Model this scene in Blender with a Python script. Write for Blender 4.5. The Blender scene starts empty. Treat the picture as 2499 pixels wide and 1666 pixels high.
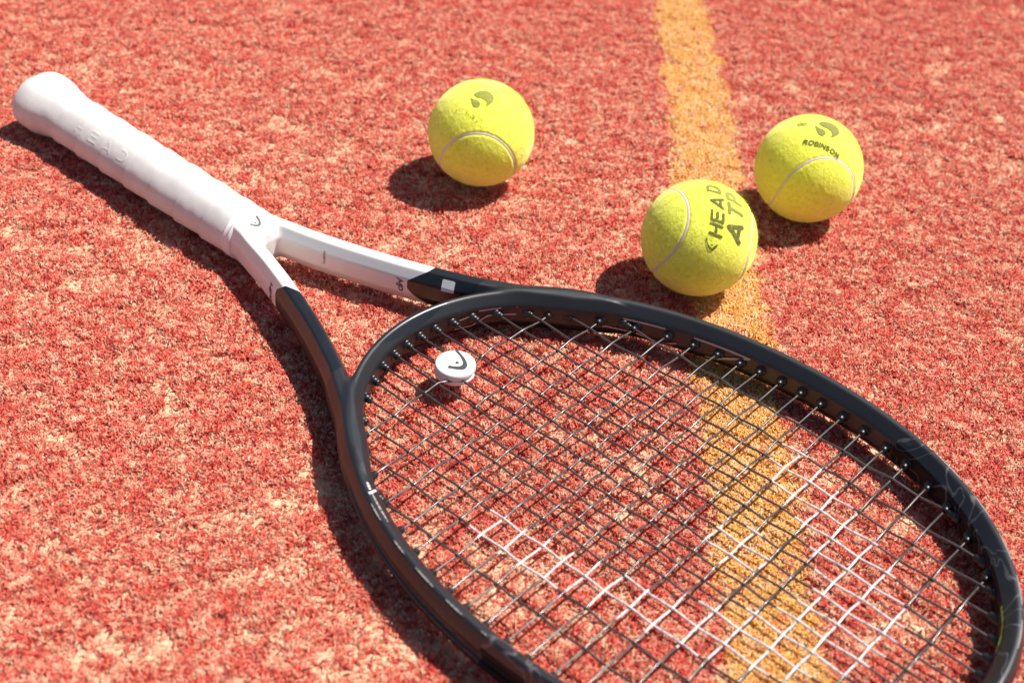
import bpy, bmesh, math, random
import numpy as np
from mathutils import Matrix, Vector, Euler
random.seed(7); rng = np.random.default_rng(7)
SC = bpy.context.scene
COL = SC.collection
MM = 0.001

# ------------------------------------------------------------------ camera
CAM_R = Matrix(((0.996613, 0.05148, 0.064133), (-0.082239, 0.623861, 0.777197), (0.0, 0.779838, -0.625981)))
cd = bpy.data.cameras.new('camera'); cam = bpy.data.objects.new('camera', cd); COL.objects.link(cam)
m = Matrix((CAM_R[0], CAM_R[1], -CAM_R[2])).transposed().to_4x4()
m.translation = (0, 0, 0.49216)
cam.matrix_world = m
cd.sensor_width = 36; cd.lens = 50.285; cd.clip_start = 0.02; cd.clip_end = 200
cd.dof.use_dof = True; cd.dof.focus_distance = 0.765; cd.dof.aperture_fstop = 8.5
SC.camera = cam

# ------------------------------------------------------------------ sky, sun, exposure
EL = math.radians(59.5); AZ = math.atan2(.93, .37)
w = bpy.data.worlds.new('World'); SC.world = w; w.use_nodes = True
nt = w.node_tree; bgn = nt.nodes['Background']
sky = nt.nodes.new('ShaderNodeTexSky'); sky.sky_type = 'NISHITA'; sky.sun_disc = False
sky.sun_elevation = EL; sky.sun_rotation = AZ
nt.links.new(sky.outputs[0], bgn.inputs[0]); bgn.inputs[1].default_value = 0.058
sd = bpy.data.lights.new('sun', 'SUN'); sd.energy = 5.0; sd.angle = math.radians(.55); sd.color = (1, .95, .87)
sun = bpy.data.objects.new('sun', sd); COL.objects.link(sun)
dirv = Vector((-.93 * math.cos(EL), -.37 * math.cos(EL), -math.sin(EL)))
sun.rotation_euler = dirv.to_track_quat('-Z', 'Y').to_euler(); sun.location = (1, .9, 2)
SC.view_settings.view_transform = 'Standard'; SC.view_settings.look = 'None'
SC.view_settings.gamma = 1; SC.view_settings.exposure = 0.52

# ------------------------------------------------------------------ helpers
def tag(o, label=None, cat=None, group=None, kind=None):
    if label: o['label'] = label
    if cat: o['category'] = cat
    if group: o['group'] = group
    if kind: o['kind'] = kind
    return o

def mesh_obj(name, verts, faces, mat=None, parent=None, smooth=True, scale=MM):
    me = bpy.data.meshes.new(name)
    v = np.asarray(verts, dtype=np.float64) * scale
    me.from_pydata(v.tolist() if len(v) < 400000 else v.tolist(), [], [list(map(int, f)) for f in faces] if not isinstance(faces, list) else faces)
    if smooth: me.polygons.foreach_set('use_smooth', np.ones(len(me.polygons), dtype=bool))
    if mat: me.materials.append(mat)
    me.update()
    o = bpy.data.objects.new(name, me); COL.objects.link(o)
    if parent: o.parent = parent
    return o

def fast_mesh(name, v, quads, mat=None, parent=None, smooth=True):
    """numpy quads -> mesh, v already in metres"""
    me = bpy.data.meshes.new(name)
    n = len(quads); k = quads.shape[1]
    me.vertices.add(len(v)); me.vertices.foreach_set('co', np.ascontiguousarray(v, dtype=np.float32).ravel())
    me.loops.add(n * k); me.loops.foreach_set('vertex_index', np.ascontiguousarray(quads, dtype=np.int32).ravel())
    me.polygons.add(n); me.polygons.foreach_set('loop_start', np.arange(0, n * k, k, dtype=np.int32))
    me.polygons.foreach_set('loop_total', np.full(n, k, dtype=np.int32))
    me.polygons.foreach_set('use_smooth', np.full(n, smooth, dtype=bool))
    me.update(calc_edges=True); me.validate()
    if mat: me.materials.append(mat)
    o = bpy.data.objects.new(name, me); COL.objects.link(o)
    if parent: o.parent = parent
    return o

def mat(name, base=(.5, .5, .5), rough=.5, spec=.5, metal=0., coat=0., coat_r=.1, sheen=0., sss=0.):
    M = bpy.data.materials.new(name); M.use_nodes = True
    b = M.node_tree.nodes['Principled BSDF']
    b.inputs['Base Color'].default_value = (*base, 1); b.inputs['Roughness'].default_value = rough
    b.inputs['Specular IOR Level'].default_value = spec; b.inputs['Metallic'].default_value = metal
    b.inputs['Coat Weight'].default_value = coat; b.inputs['Coat Roughness'].default_value = coat_r
    b.inputs['Sheen Weight'].default_value = sheen
    if sss:
        b.inputs['Subsurface Weight'].default_value = sss
        b.inputs['Subsurface Radius'].default_value = (1, .5, .3); b.inputs['Subsurface Scale'].default_value = .001
    return M

class NB:
    """tiny node builder"""
    def __init__(s, M): s.t = M.node_tree; s.b = s.t.nodes['Principled BSDF']
    def n(s, typ, **kw):
        x = s.t.nodes.new(typ)
        for k, v in kw.items(): setattr(x, k, v)
        return x
    def link(s, a, b): s.t.links.new(a, b)
    def noise(s, vec, scale, detail=3, rough=.5, dist=0):
        x = s.n('ShaderNodeTexNoise'); x.inputs['Scale'].default_value = scale; x.inputs['Detail'].default_value = detail
        x.inputs['Roughness'].default_value = rough; x.inputs['Distortion'].default_value = dist
        if vec: s.link(vec, x.inputs['Vector'])
        return x.outputs['Fac']
    def ramp(s, fac, stops):
        x = s.n('ShaderNodeValToRGB'); r = x.color_ramp
        while len(r.elements) < len(stops): r.elements.new(.5)
        for e, (p, c) in zip(r.elements, stops): e.position = p; e.color = (*c, 1) if len(c) == 3 else c
        s.link(fac, x.inputs[0]); return x.outputs[0]
    def math(s, op, a, b=None):
        x = s.n('ShaderNodeMath', operation=op)
        for i, q in enumerate((a, b)):
            if q is None: continue
            if isinstance(q, (int, float)): x.inputs[i].default_value = q
            else: s.link(q, x.inputs[i])
        return x.outputs[0]
    def mix(s, fac, a, b, blend='MIX'):
        x = s.n('ShaderNodeMix', data_type='RGBA', blend_type=blend)
        for i, q in ((0, fac), (6, a), (7, b)):
            if isinstance(q, (int, float)): x.inputs[i].default_value = q
            elif isinstance(q, tuple): x.inputs[i].default_value = (*q, 1)
            else: s.link(q, x.inputs[i])
        return x.outputs[2]
    def pos(s): return s.n('ShaderNodeNewGeometry').outputs['Position']
    def obj(s): return s.n('ShaderNodeTexCoord').outputs['Object']
    def bump(s, h, dist, strength=1.):
        x = s.n('ShaderNodeBump'); x.inputs['Distance'].default_value = dist; x.inputs['Strength'].default_value = strength
        s.link(h, x.inputs['Height']); s.link(x.outputs[0], s.b.inputs['Normal'])

# ------------------------------------------------------------------ noise in numpy
def vnoise(x, y, scale, seed):
    r = np.random.default_rng(seed); g = r.random((256, 256))
    u = x / scale; v = y / scale
    i = np.floor(u).astype(int); j = np.floor(v).astype(int); fu = u - i; fv = v - j
    fu = fu * fu * (3 - 2 * fu); fv = fv * fv * (3 - 2 * fv)
    G = lambda a, b: g[a % 256, b % 256]
    return (G(i, j) * (1 - fu) * (1 - fv) + G(i + 1, j) * fu * (1 - fv) + G(i, j + 1) * (1 - fu) * fv + G(i + 1, j + 1) * fu * fv) - .5

def cover(x, y):
    """0 = bare sand, 1 = thick fibre: low-frequency patchiness, mm coordinates"""
    return .54 + .52 * vnoise(x, y, 24, 1) + .95 * vnoise(x, y, 9, 2) + .65 * vnoise(x, y, 4.8, 4) + .45 * vnoise(x, y, 110, 3) + .14 * np.clip((y - 830) / 260, 0, 1)  # last term thickens the far turf, partly lens vignette put into the cover

def line_edges(y):
    yk = [-400, 410, 600, 870, 1058, 2500]
    return np.interp(y, yk, [103, 104, 101, 95, 91, 60]), np.interp(y, yk, [155, 150, 145, 141, 131, 110])

# ------------------------------------------------------------------ ground
def sand_mat():
    M = mat('court_sand', rough=.85, spec=.25); N = NB(M); p = N.pos()
    grain = N.noise(p, 1500, 2, .6); mid = N.noise(p, 240, 4, .6); low = N.noise(p, 40, 3)
    c = N.ramp(grain, [(.30, (.42, .25, .15)), (.40, (.68, .45, .28)), (.58, (.80, .56, .36)), (.8, (.86, .66, .47))])
    red = N.ramp(mid, [(.52, (0, 0, 0)), (.60, (1, 1, 1))])
    c = N.mix(N.math('MULTIPLY', red, .45), c, (.62, .15, .09))
    far = N.ramp(low, [(.35, (.85, .85, .85)), (.65, (1, 1, 1))])
    c = N.mix(1., c, far, 'MULTIPLY')
    # beyond the modelled fibres the sheet itself carries the turf's average colour
    ln = N.n('ShaderNodeVectorMath', operation='DISTANCE'); N.link(p, ln.inputs[0]); ln.inputs[1].default_value = (0, .75, 0)
    f = N.ramp(ln.outputs['Value'], [(.0, (0, 0, 0)), (.8, (0, 0, 0)), (1., (1, 1, 1))])
    c = N.mix(f, c, (.52, .17, .11))
    N.link(c, N.b.inputs['Base Color'])
    h = N.math('ADD', N.math('MULTIPLY', grain, .5), N.math('MULTIPLY', N.noise(p, 500, 3, .6), .9))
    N.bump(h, .0009, .9)
    return M
near = np.linspace(-620, 640, 316); neary = np.linspace(180, 1400, 306)
outx = 640 + np.cumsum(4 * 1.22 ** np.arange(42)); gx = np.concatenate([-(outx[::-1] - 20), near, outx])
outy = np.cumsum(4 * 1.22 ** np.arange(42)); gy = np.concatenate([180 - outy[::-1], neary, 1400 + outy])
GX, GY = np.meshgrid(gx, gy, indexing='ij')
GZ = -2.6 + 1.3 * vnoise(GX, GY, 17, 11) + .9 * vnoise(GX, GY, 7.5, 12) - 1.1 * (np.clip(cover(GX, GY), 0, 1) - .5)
nx, ny = GX.shape
idx = np.arange(nx * ny).reshape(nx, ny)
q = np.stack([idx[:-1, :-1], idx[1:, :-1], idx[1:, 1:], idx[:-1, 1:]], -1).reshape(-1, 4)
ground = fast_mesh('ground', np.stack([GX, GY, GZ], -1).reshape(-1, 3) * MM, q, sand_mat())
tag(ground, kind='structure')

# ------------------------------------------------------------------ turf (curly fibres, geometry-node instances)
def fibre_mat(name, dark, midc, lite, dusty, dust_amt=.5):
    M = mat(name, rough=.55, spec=.35, sheen=.15); N = NB(M); p = N.pos()
    info = N.n('ShaderNodeObjectInfo').outputs['Random']
    at = N.n('ShaderNodeAttribute'); at.attribute_name = 'tone'
    a = N.math('ADD', N.math('MULTIPLY', at.outputs['Fac'], .55), N.math('MULTIPLY', N.noise(p, 260, 2), .75))
    c = N.ramp(a, [(.38, dark), (.62, midc), (.92, lite)])
    d = N.ramp(N.noise(p, 240, 4, .7), [(.44, (0, 0, 0)), (.58, (1, 1, 1))])
    d2 = N.ramp(N.noise(p, 75, 4, .65), [(.38, (.12, .12, .12)), (.56, (1, 1, 1))])
    # far fibres less sanded and redder, partly lens vignette put into the colour
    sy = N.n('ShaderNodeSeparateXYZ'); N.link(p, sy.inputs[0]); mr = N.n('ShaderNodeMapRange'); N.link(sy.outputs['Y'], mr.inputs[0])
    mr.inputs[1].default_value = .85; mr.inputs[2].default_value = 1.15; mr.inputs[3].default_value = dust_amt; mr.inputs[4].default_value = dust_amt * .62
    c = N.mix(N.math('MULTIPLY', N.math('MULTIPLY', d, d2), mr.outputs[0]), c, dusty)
    N.link(c, N.b.inputs['Base Color'])
    tr = N.n('ShaderNodeBsdfTranslucent'); N.link(c, tr.inputs[0])
    ms = N.n('ShaderNodeMixShader'); ms.inputs[0].default_value = .22
    out = N.t.nodes['Material Output']
    N.link(N.b.outputs[0], ms.inputs[1]); N.link(tr.outputs[0], ms.inputs[2]); N.link(ms.outputs[0], out.inputs[0])
    return M
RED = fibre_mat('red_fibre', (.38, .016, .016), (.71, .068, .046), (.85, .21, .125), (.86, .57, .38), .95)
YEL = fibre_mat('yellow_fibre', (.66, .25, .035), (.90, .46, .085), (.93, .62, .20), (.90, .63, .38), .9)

def clump(name, material, nf, hmax, seed):
    r = np.random.default_rng(seed); V = []; F = []; T = []
    for k in range(nf):
        a = r.uniform(0, 2 * np.pi); rad = 3.5 * np.sqrt(r.random()); x, y = rad * np.cos(a), rad * np.sin(a)
        L = r.uniform(2.4, 5.8); wd = r.uniform(.36, .72) * .5; yaw = r.uniform(0, 2 * np.pi); curl = r.normal(0, 1.5)
        h = hmax * r.uniform(.35, 1.05); segs = 4; t = np.linspace(0, 1, segs + 1)
        ang = yaw + curl * t
        px = x + np.concatenate([[0], np.cumsum(np.cos(ang[1:]) * L / segs)]) * .8
        py = y + np.concatenate([[0], np.cumsum(np.sin(ang[1:]) * L / segs)]) * .8
        if r.random() < .3: pz = -2.9 + (h + 2.9) * t ** .8
        else: pz = -2.9 + (h + 2.9) * np.sin(np.pi * np.clip(t * r.uniform(.62, .95), 0, 1))
        tw = r.uniform(-.9, .9); nxv = -np.sin(ang) * wd; nyv = np.cos(ang) * wd
        w_ = np.ones(segs + 1); w_[-1] = .45; b = len(V); tone = r.random()
        for i in range(segs + 1):
            V.append((px[i] + nxv[i] * w_[i], py[i] + nyv[i] * w_[i], pz[i] + tw * wd * w_[i])); V.append((px[i] - nxv[i] * w_[i], py[i] - nyv[i] * w_[i], pz[i] - tw * wd * w_[i])); T += [tone, tone]
            if i: F.append((b + 2 * i - 2, b + 2 * i - 1, b + 2 * i + 1, b + 2 * i))
    o = fast_mesh(name, np.array(V) * MM, np.array(F), material)
    at = o.data.attributes.new('tone', 'FLOAT', 'POINT'); at.data.foreach_set('value', np.array(T, dtype=np.float32))
    COL.objects.unlink(o); return o

def turf(name, kinds, pts, var, rot, scl):
    """kinds: list of prototype objects kept out of the scene; one point per clump"""
    c = bpy.data.collections.new(name + '_clumps')
    for k in kinds: c.objects.link(k)
    me = bpy.data.meshes.new(name); me.vertices.add(len(pts)); me.vertices.foreach_set('co', (pts * MM).astype(np.float32).ravel())
    for nm, ty, data in (('var', 'INT', var), ('yaw', 'FLOAT', rot), ('siz', 'FLOAT', scl)):
        a = me.attributes.new(nm, ty, 'POINT'); a.data.foreach_set('value', data.astype(np.int32 if ty == 'INT' else np.float32))
    o = bpy.data.objects.new(name, me); COL.objects.link(o)
    g = bpy.data.node_groups.new(name, 'GeometryNodeTree')
    g.interface.new_socket('Geometry', in_out='INPUT', socket_type='NodeSocketGeometry')
    g.interface.new_socket('Geometry', in_out='OUTPUT', socket_type='NodeSocketGeometry')
    n = g.nodes; gi = n.new('NodeGroupInput'); go = n.new('NodeGroupOutput')
    ci = n.new('GeometryNodeCollectionInfo'); ci.inputs['Collection'].default_value = c
    ci.inputs['Separate Children'].default_value = True; ci.inputs['Reset Children'].default_value = True
    iop = n.new('GeometryNodeInstanceOnPoints'); iop.inputs['Pick Instance'].default_value = True
    def attr(nm, ty):
        a = n.new('GeometryNodeInputNamedAttribute'); a.data_type = ty; a.inputs['Name'].default_value = nm; return a.outputs['Attribute']
    cx = n.new('ShaderNodeCombineXYZ'); er = n.new('FunctionNodeEulerToRotation'); sx = n.new('ShaderNodeCombineXYZ')
    l = g.links.new
    l(gi.outputs[0], iop.inputs['Points']); l(ci.outputs[0], iop.inputs['Instance']); l(attr('var', 'INT'), iop.inputs['Instance Index'])
    l(attr('yaw', 'FLOAT'), cx.inputs['Z']); l(cx.outputs[0], er.inputs[0]); l(er.outputs[0], iop.inputs['Rotation'])
    s_ = attr('siz', 'FLOAT'); l(s_, sx.inputs[0]); l(s_, sx.inputs[1]); sx.inputs[2].default_value = 1; l(sx.outputs[0], iop.inputs['Scale'])
    l(iop.outputs[0], go.inputs[0])
    md = o.modifiers.new('fibres', 'NODES'); md.node_group = g
    return o

classes = [(7, -.9), (18, -.2), (30, .5), (40, 1.1)]
def protos(material, tagname):
    out = []
    for ci_, (nf, h) in enumerate(classes):
        for k in range(6): out.append(clump('%s_%02d' % (tagname, ci_ * 6 + k), material, nf, h, 100 + ci_ * 10 + k))
    return out
step = 4.0
px, py = np.meshgrid(np.arange(-560, 600, step), np.arange(230, 1340, step), indexing='ij')
px = (px + rng.uniform(-1.6, 1.6, px.shape)).ravel(); py = (py + rng.uniform(-1.6, 1.6, py.shape)).ravel()
# keep what the photograph (and a step to either side) can see
keep = (np.abs(px) < 330 + .27 * (py - 230))
px, py = px[keep], py[keep]
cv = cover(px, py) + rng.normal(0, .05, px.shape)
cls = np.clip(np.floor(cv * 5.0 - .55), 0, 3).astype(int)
pz = .55 * vnoise(px, py, 17, 11)
a_, b_ = line_edges(py)
wob = rng.normal(0, 1.6, px.shape)
wob = wob + 5 * vnoise(px, py, 9, 31) + 3 * vnoise(px, py, 30, 32)
inl = (px > a_ + wob + .5) & (px < b_ + wob - .5)
inl &= rng.random(px.shape) > .05
P3 = np.stack([px, py, pz], 1); yaw = rng.uniform(0, 6.283, px.shape); siz = rng.uniform(.9, 1.15, px.shape)
var = cls * 6 + rng.integers(0, 6, px.shape)
clsy = np.clip(cls + 1, 1, 3); vary = clsy * 6 + rng.integers(0, 6, px.shape)
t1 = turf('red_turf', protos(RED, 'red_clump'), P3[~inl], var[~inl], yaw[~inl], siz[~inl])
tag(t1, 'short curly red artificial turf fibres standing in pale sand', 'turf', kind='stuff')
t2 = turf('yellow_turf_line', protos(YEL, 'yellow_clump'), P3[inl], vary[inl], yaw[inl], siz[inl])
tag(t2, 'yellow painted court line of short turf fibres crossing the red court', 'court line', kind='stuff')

# loose grains of sand lying in and on the fibres
ng = 30000; gxx = rng.uniform(-420, 440, ng); gyy = rng.uniform(300, 1150, ng); sz = rng.uniform(.16, .36, ng) * np.where(rng.random(ng) < .02, 1.8, 1)
gzz = .55 * vnoise(gxx, gyy, 17, 11) + rng.uniform(-1.6, .5, ng)
OCT = np.array([(1, 0, 0), (-1, 0, 0), (0, 1, 0), (0, -1, 0), (0, 0, 1), (0, 0, -1.)])
OF = np.array([(0, 2, 4), (2, 1, 4), (1, 3, 4), (3, 0, 4), (2, 0, 5), (1, 2, 5), (3, 1, 5), (0, 3, 5)])
qr = rng.normal(size=(ng, 4)); qr /= np.linalg.norm(qr, axis=1)[:, None]; w4, x4, y4, z4 = qr.T
RM = np.stack([np.stack([1 - 2 * (y4 * y4 + z4 * z4), 2 * (x4 * y4 - z4 * w4), 2 * (x4 * z4 + y4 * w4)], -1), np.stack([2 * (x4 * y4 + z4 * w4), 1 - 2 * (x4 * x4 + z4 * z4), 2 * (y4 * z4 - x4 * w4)], -1), np.stack([2 * (x4 * z4 - y4 * w4), 2 * (y4 * z4 + x4 * w4), 1 - 2 * (x4 * x4 + y4 * y4)], -1)], 1)
shp = OCT[None] * sz[:, None, None] * rng.uniform(.7, 1.3, (ng, 6, 1))
GVt = (np.einsum('nij,nkj->nki', RM, shp) + np.stack([gxx, gyy, gzz], 1)[:, None]).reshape(-1, 3)
GFt = (np.arange(ng)[:, None, None] * 6 + OF[None]).reshape(-1, 3)
GRN = mat('sand_grain', rough=.35, spec=.5); NG = NB(GRN)
atg = NG.n('ShaderNodeAttribute'); atg.attribute_name = 'tone'
NG.link(NG.ramp(atg.outputs['Fac'], [(.0, (.20, .11, .07)), (.12, (.55, .35, .21)), (.5, (.80, .58, .38)), (.9, (.86, .74, .60)), (1., (.9, .88, .85))]), NG.b.inputs['Base Color'])
sg = fast_mesh('loose_sand', GVt * MM, GFt, GRN, None, False)
sga = sg.data.attributes.new('tone', 'FLOAT', 'POINT'); sga.data.foreach_set('value', np.repeat(rng.random(ng), 6).astype(np.float32))
tag(sg, 'pale loose sand grains scattered over the red turf', 'sand', kind='stuff')

# ------------------------------------------------------------------ tennis balls
RB = 33.5
BALLS = [
 ('leftmost tennis ball, alone on the red turf above the racket, with a worn swirl print', (-29.79, 775.60), ((-0.7154, -0.6944, -0.0772), (-0.6621, 0.6385, 0.3923), (-0.2232, 0.3318, -0.9166))),
 ('yellow tennis ball at the right, printed with a clear swirl emblem and ROBINSON', (173.77, 765.26), ((-0.6237, -0.7704, -0.1322), (-0.7808, 0.6058, 0.1529), (-0.0377, 0.1986, -0.9793))),
 ('tennis ball on the yellow line next to the frame, printed HEAD ATP', (101.49, 679.25), ((-0.6171, 0.7216, -0.3137), (0.4366, 0.6458, 0.6264), (0.6546, 0.2496, -0.7136))),
]
tt = np.linspace(0, 2 * np.pi, 900, endpoint=False)
SEAM = np.stack([.8 * np.cos(tt) + .2 * np.cos(3 * tt), .8 * np.sin(tt) - .2 * np.sin(3 * tt), .8 * np.sin(2 * tt)], 1)
SEAM /= np.linalg.norm(SEAM, axis=1)[:, None]
def felt_mat():
    M = mat('felt', rough=.95, spec=.1, sheen=.9); N = NB(M); p = N.obj()
    n1 = N.noise(p, 420, 4, .65, .4); n2 = N.noise(p, 60, 3)
    c = N.ramp(n1, [(.25, (.66, .70, .03)), (.5, (.86, .89, .075)), (.75, (.95, .95, .22))])
    c = N.mix(N.ramp(n2, [(.4, (0, 0, 0)), (.7, (.35, .35, .35))]), c, (.92, .94, .20))
    N.link(c, N.b.inputs['Base Color']); N.b.inputs['Sheen Tint'].default_value = (1, 1, .45, 1); N.b.inputs['Sheen Roughness'].default_value = .5
    N.bump(N.math('ADD', N.noise(p, 900, 3, .7, .5), N.math('MULTIPLY', N.noise(p, 260, 2, .6), .8)), .0005, .8); return M
def fuzz_mat():
    M = mat('fuzz', rough=.8, spec=.15); N = NB(M); N.b.inputs['Base Color'].default_value = (.93, .94, .22, 1)
    tr = N.n('ShaderNodeBsdfTranslucent'); tr.inputs[0].default_value = (.94, .95, .22, 1)
    ms = N.n('ShaderNodeMixShader'); ms.inputs[0].default_value = .45; out = N.t.nodes['Material Output']
    N.link(N.b.outputs[0], ms.inputs[1]); N.link(tr.outputs[0], ms.inputs[2]); N.link(ms.outputs[0], out.inputs[0]); return M
FELT, FUZZ = felt_mat(), fuzz_mat()
SEAMM = mat('seam_rubber', (.70, .60, .50), .75, .2)
def ink_mat(name, col, lo, hi, scale=900):
    """printed ink, broken up where the fuzz shows through"""
    M = mat(name, col, .85, .15); N = NB(M)
    f = N.ramp(N.noise(N.obj(), scale, 3, .7), [(lo, (0, 0, 0)), (hi, (1, 1, 1))]); N.link(f, N.b.inputs['Alpha']); return M
INK_WORN = ink_mat('worn_ink', (.30, .31, .07), .22, .50); INK = ink_mat('felt_ink', (.13, .135, .04), .26, .50); INK_EMB = ink_mat('emblem_ink', (.24, .245, .065), .20, .46)
INK_FADED = ink_mat('faded_ink', (.22, .23, .03), .54, .62, 500)

def ball_meshes():
    nu, nv = 300, 150
    v = (np.arange(nv + 1)) / nv * np.pi; u = np.arange(nu) / nu * 2 * np.pi
    U, Vv = np.meshgrid(u, v); D = np.stack([np.sin(Vv) * np.cos(U), np.sin(Vv) * np.sin(U), np.cos(Vv)], -1).reshape(-1, 3)
    dist = np.empty(len(D))
    for k in range(0, len(D), 4000):
        dist[k:k + 4000] = np.arccos(np.clip((D[k:k + 4000] @ SEAM.T).max(1), -1, 1)) * 33
    r = 33.05 - .55 * np.exp(-(dist / 1.05) ** 2) + .12 * np.exp(-((dist - 2.0) / .9) ** 2)
    r = r + .16 * vnoise(D[:, 0] * 33 + 90, D[:, 1] * 33 + D[:, 2] * 41 + 90, 1.6, 5)
    idx = np.arange((nv + 1) * nu).reshape(nv + 1, nu); nxt = np.roll(idx, -1, 1)
    q = np.stack([idx[:-1], idx[1:], nxt[1:], nxt[:-1]], -1).reshape(-1, 4)
    felt = fast_mesh('felt', D * r[:, None] * MM, q, FELT)
    # seam strip
    T = np.roll(SEAM, -1, 0) - np.roll(SEAM, 1, 0); T /= np.linalg.norm(T, axis=1)[:, None]; S = np.cross(SEAM, T)
    prof = [(-1.15, 32.5), (-.8, 32.78), (0, 32.86), (.8, 32.78), (1.15, 32.5)]
    n = len(SEAM); V = []
    for a, rr in prof: V.append(SEAM * rr + S * a)
    V = np.concatenate(V); F = []
    for k in range(len(prof) - 1):
        i = np.arange(n); j = (i + 1) % n; F.append(np.stack([k * n + i, k * n + j, (k + 1) * n + j, (k + 1) * n + i], -1))
    seam = fast_mesh('seam', V * MM, np.concatenate(F), SEAMM)
    # fuzz
    nf = 26000; r_ = np.random.default_rng(3); d = r_.normal(size=(nf, 3)); d /= np.linalg.norm(d, axis=1)[:, None]
    ds = np.empty(nf)
    for k in range(0, nf, 4000): ds[k:k + 4000] = np.arccos(np.clip((d[k:k + 4000] @ SEAM.T).max(1), -1, 1)) * 33
    d = d[ds > 1.5]; nf = len(d)
    t0 = r_.normal(size=(nf, 3)); t0 -= (t0 * d).sum(1)[:, None] * d; t0 /= np.linalg.norm(t0, axis=1)[:, None]; s0 = np.cross(d, t0)
    L = r_.uniform(.5, 1.5, nf) * np.where(r_.random(nf) < .05, 1.9, 1); lift = r_.uniform(.05, .50, nf) * np.where(r_.random(nf) < .10, 3.4, 1); curl = r_.normal(0, 1.6, nf)
    seg = 4; P = d * 32.95; ang = np.zeros(nf); pts = [P]
    for k in range(seg):
        ang = ang + curl / seg
        stp = (np.cos(ang)[:, None] * t0 + np.sin(ang)[:, None] * s0) * (L / seg)[:, None] + d * (lift * (1.2 - .35 * k) / seg * 2)[:, None]
        P = P + stp; pts.append(P)
    wv = s0 * .032; V = []; F = []
    for k, P in enumerate(pts): ww = 1 if k < seg else .3; V += [P + wv * ww, P - wv * ww]
    V = np.stack(V, 1).reshape(-1, 3); base = np.arange(nf)[:, None] * (2 * (seg + 1))
    q = np.array([[2 * k, 2 * k + 1, 2 * k + 3, 2 * k + 2] for k in range(seg)]); F = (base[:, None, :] + q[None]).reshape(-1, 4)
    fuzz = fast_mesh('fuzz', V * MM, F, FUZZ)
    return felt, seam, fuzz

def seg_dist(X, Y, a, b):
    ax, ay = a; bx, by = b; dx, dy = bx - ax, by - ay; L2 = dx * dx + dy * dy + 1e-12
    t = np.clip(((X - ax) * dx + (Y - ay) * dy) / L2, 0, 1)
    return np.hypot(X - ax - t * dx, Y - ay - t * dy)
def in_poly(X, Y, poly):
    ins = np.zeros(X.shape, bool); n = len(poly)
    for i in range(n):
        x1, y1 = poly[i]; x2, y2 = poly[(i + 1) % n]
        c = ((y1 > Y) != (y2 > Y)); xi = (x2 - x1) * (Y - y1) / (y2 - y1 + 1e-15) + x1
        ins ^= c & (X < xi)
    return ins
def smooth_closed(pts, n=8):
    P = np.array(pts, float); out = []
    for i in range(len(P)):
        p0, p1, p2, p3 = P[i - 1], P[i], P[(i + 1) % len(P)], P[(i + 2) % len(P)]
        for t in np.arange(n) / n: out.append(.5 * ((2 * p1) + (-p0 + p2) * t + (2 * p0 - 5 * p1 + 4 * p2 - p3) * t * t + (-p0 + 3 * p1 - 3 * p2 + p3) * t ** 3))
    return out
def arc(cx, cy, rx, ry, a0, a1, n=12):
    return [(cx + rx * math.cos(math.radians(a)), cy + ry * math.sin(math.radians(a))) for a in np.linspace(a0, a1, n)]
GL = {  # stroke glyphs, box 0..w x 0..1
 'R': (.7, [[(0, 0), (0, 1), (.4, 1)] + arc(.4, .75, .28, .25, 90, -90) + [(0, .5)], [(.35, .5), (.7, 0)]]),
 'O': (.95, [arc(.475, .5, .475, .5, 0, 360, 24)]),
 'B': (.66, [[(0, 0), (0, 1), (.38, 1)] + arc(.38, .76, .22, .24, 90, -90) + [(0, .52)], [(.38, .52)] + arc(.38, .26, .28, .26, 90, -90) + [(0, 0)]]),
 'I': (.0, [[(0, 0), (0, 1)]]),
 'N': (.72, [[(0, 0), (0, 1), (.72, 0), (.72, 1)]]),
 'S': (.6, [arc(.3, .75, .27, .25, 40, 270) + arc(.3, .25, .3, .25, 90, -140)]),
 'H': (1.05, [[(0, 0), (0, 1)], [(1.05, 0), (1.05, 1)], [(0, .5), (1.05, .5)]]),
 'E': (.95, [[(.95, 0), (0, 0), (0, 1), (.95, 1)], [(0, .5), (.9, .5)]]),
 'A': (1.15, [[(0, 0), (.6, 1), (1.15, 0)], [(.2, .22), (1.0, .22)]]),
 'D': (1.0, [[(0, 0), (0, 1), (.55, 1)] + arc(.55, .5, .45, .5, 90, -90) + [(0, 0)]]),
 'T': (.9, [[(0, 1), (.9, 1)], [(.45, 1), (.45, 0)]]),
 'P': (.8, [[(0, 0), (0, 1), (.45, 1)] + arc(.45, .72, .33, .28, 90, -90) + [(0, .44)]]),
 'M': (1.0, [[(0, 0), (0, 1), (.5, .35), (1.0, 1), (1.0, 0)]]),
 'U': (.8, [[(0, 1), (0, .35)] + arc(.4, .35, .4, .35, 180, 360) + [(.8, 1)]]),
 'X': (.8, [[(0, 0), (.8, 1)], [(0, 1), (.8, 0)]]),
 'C': (.8, [arc(.45, .5, .45, .5, 50, 310)]),
 'G': (.85, [arc(.45, .5, .45, .5, 50, 340) + [(.85, .5), (.5, .5)]]),
}
def strokes_shape(lines, th):
    segs = [(a, b) for L in lines for a, b in zip(L[:-1], L[1:])]
    P = np.array([p for L in lines for p in L])
    return (lambda X, Y: np.min([seg_dist(X, Y, a, b) for a, b in segs], axis=0) < th / 2), (P[:, 0].min() - th, P[:, 0].max() + th, P[:, 1].min() - th, P[:, 1].max() + th)
def text_lines(txt, h, gap, slant=0.):
    x = 0; L = []
    for ch in txt:
        if ch == ' ': x += h * .5; continue
        wd, st = GL[ch]
        for s in st: L.append([(x + a * h + slant * b * h, b * h) for a, b in s])
        x += wd * h + gap
    W = x - gap
    return [[(a - W / 2, b - h / 2) for a, b in s] for s in L], W
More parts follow.
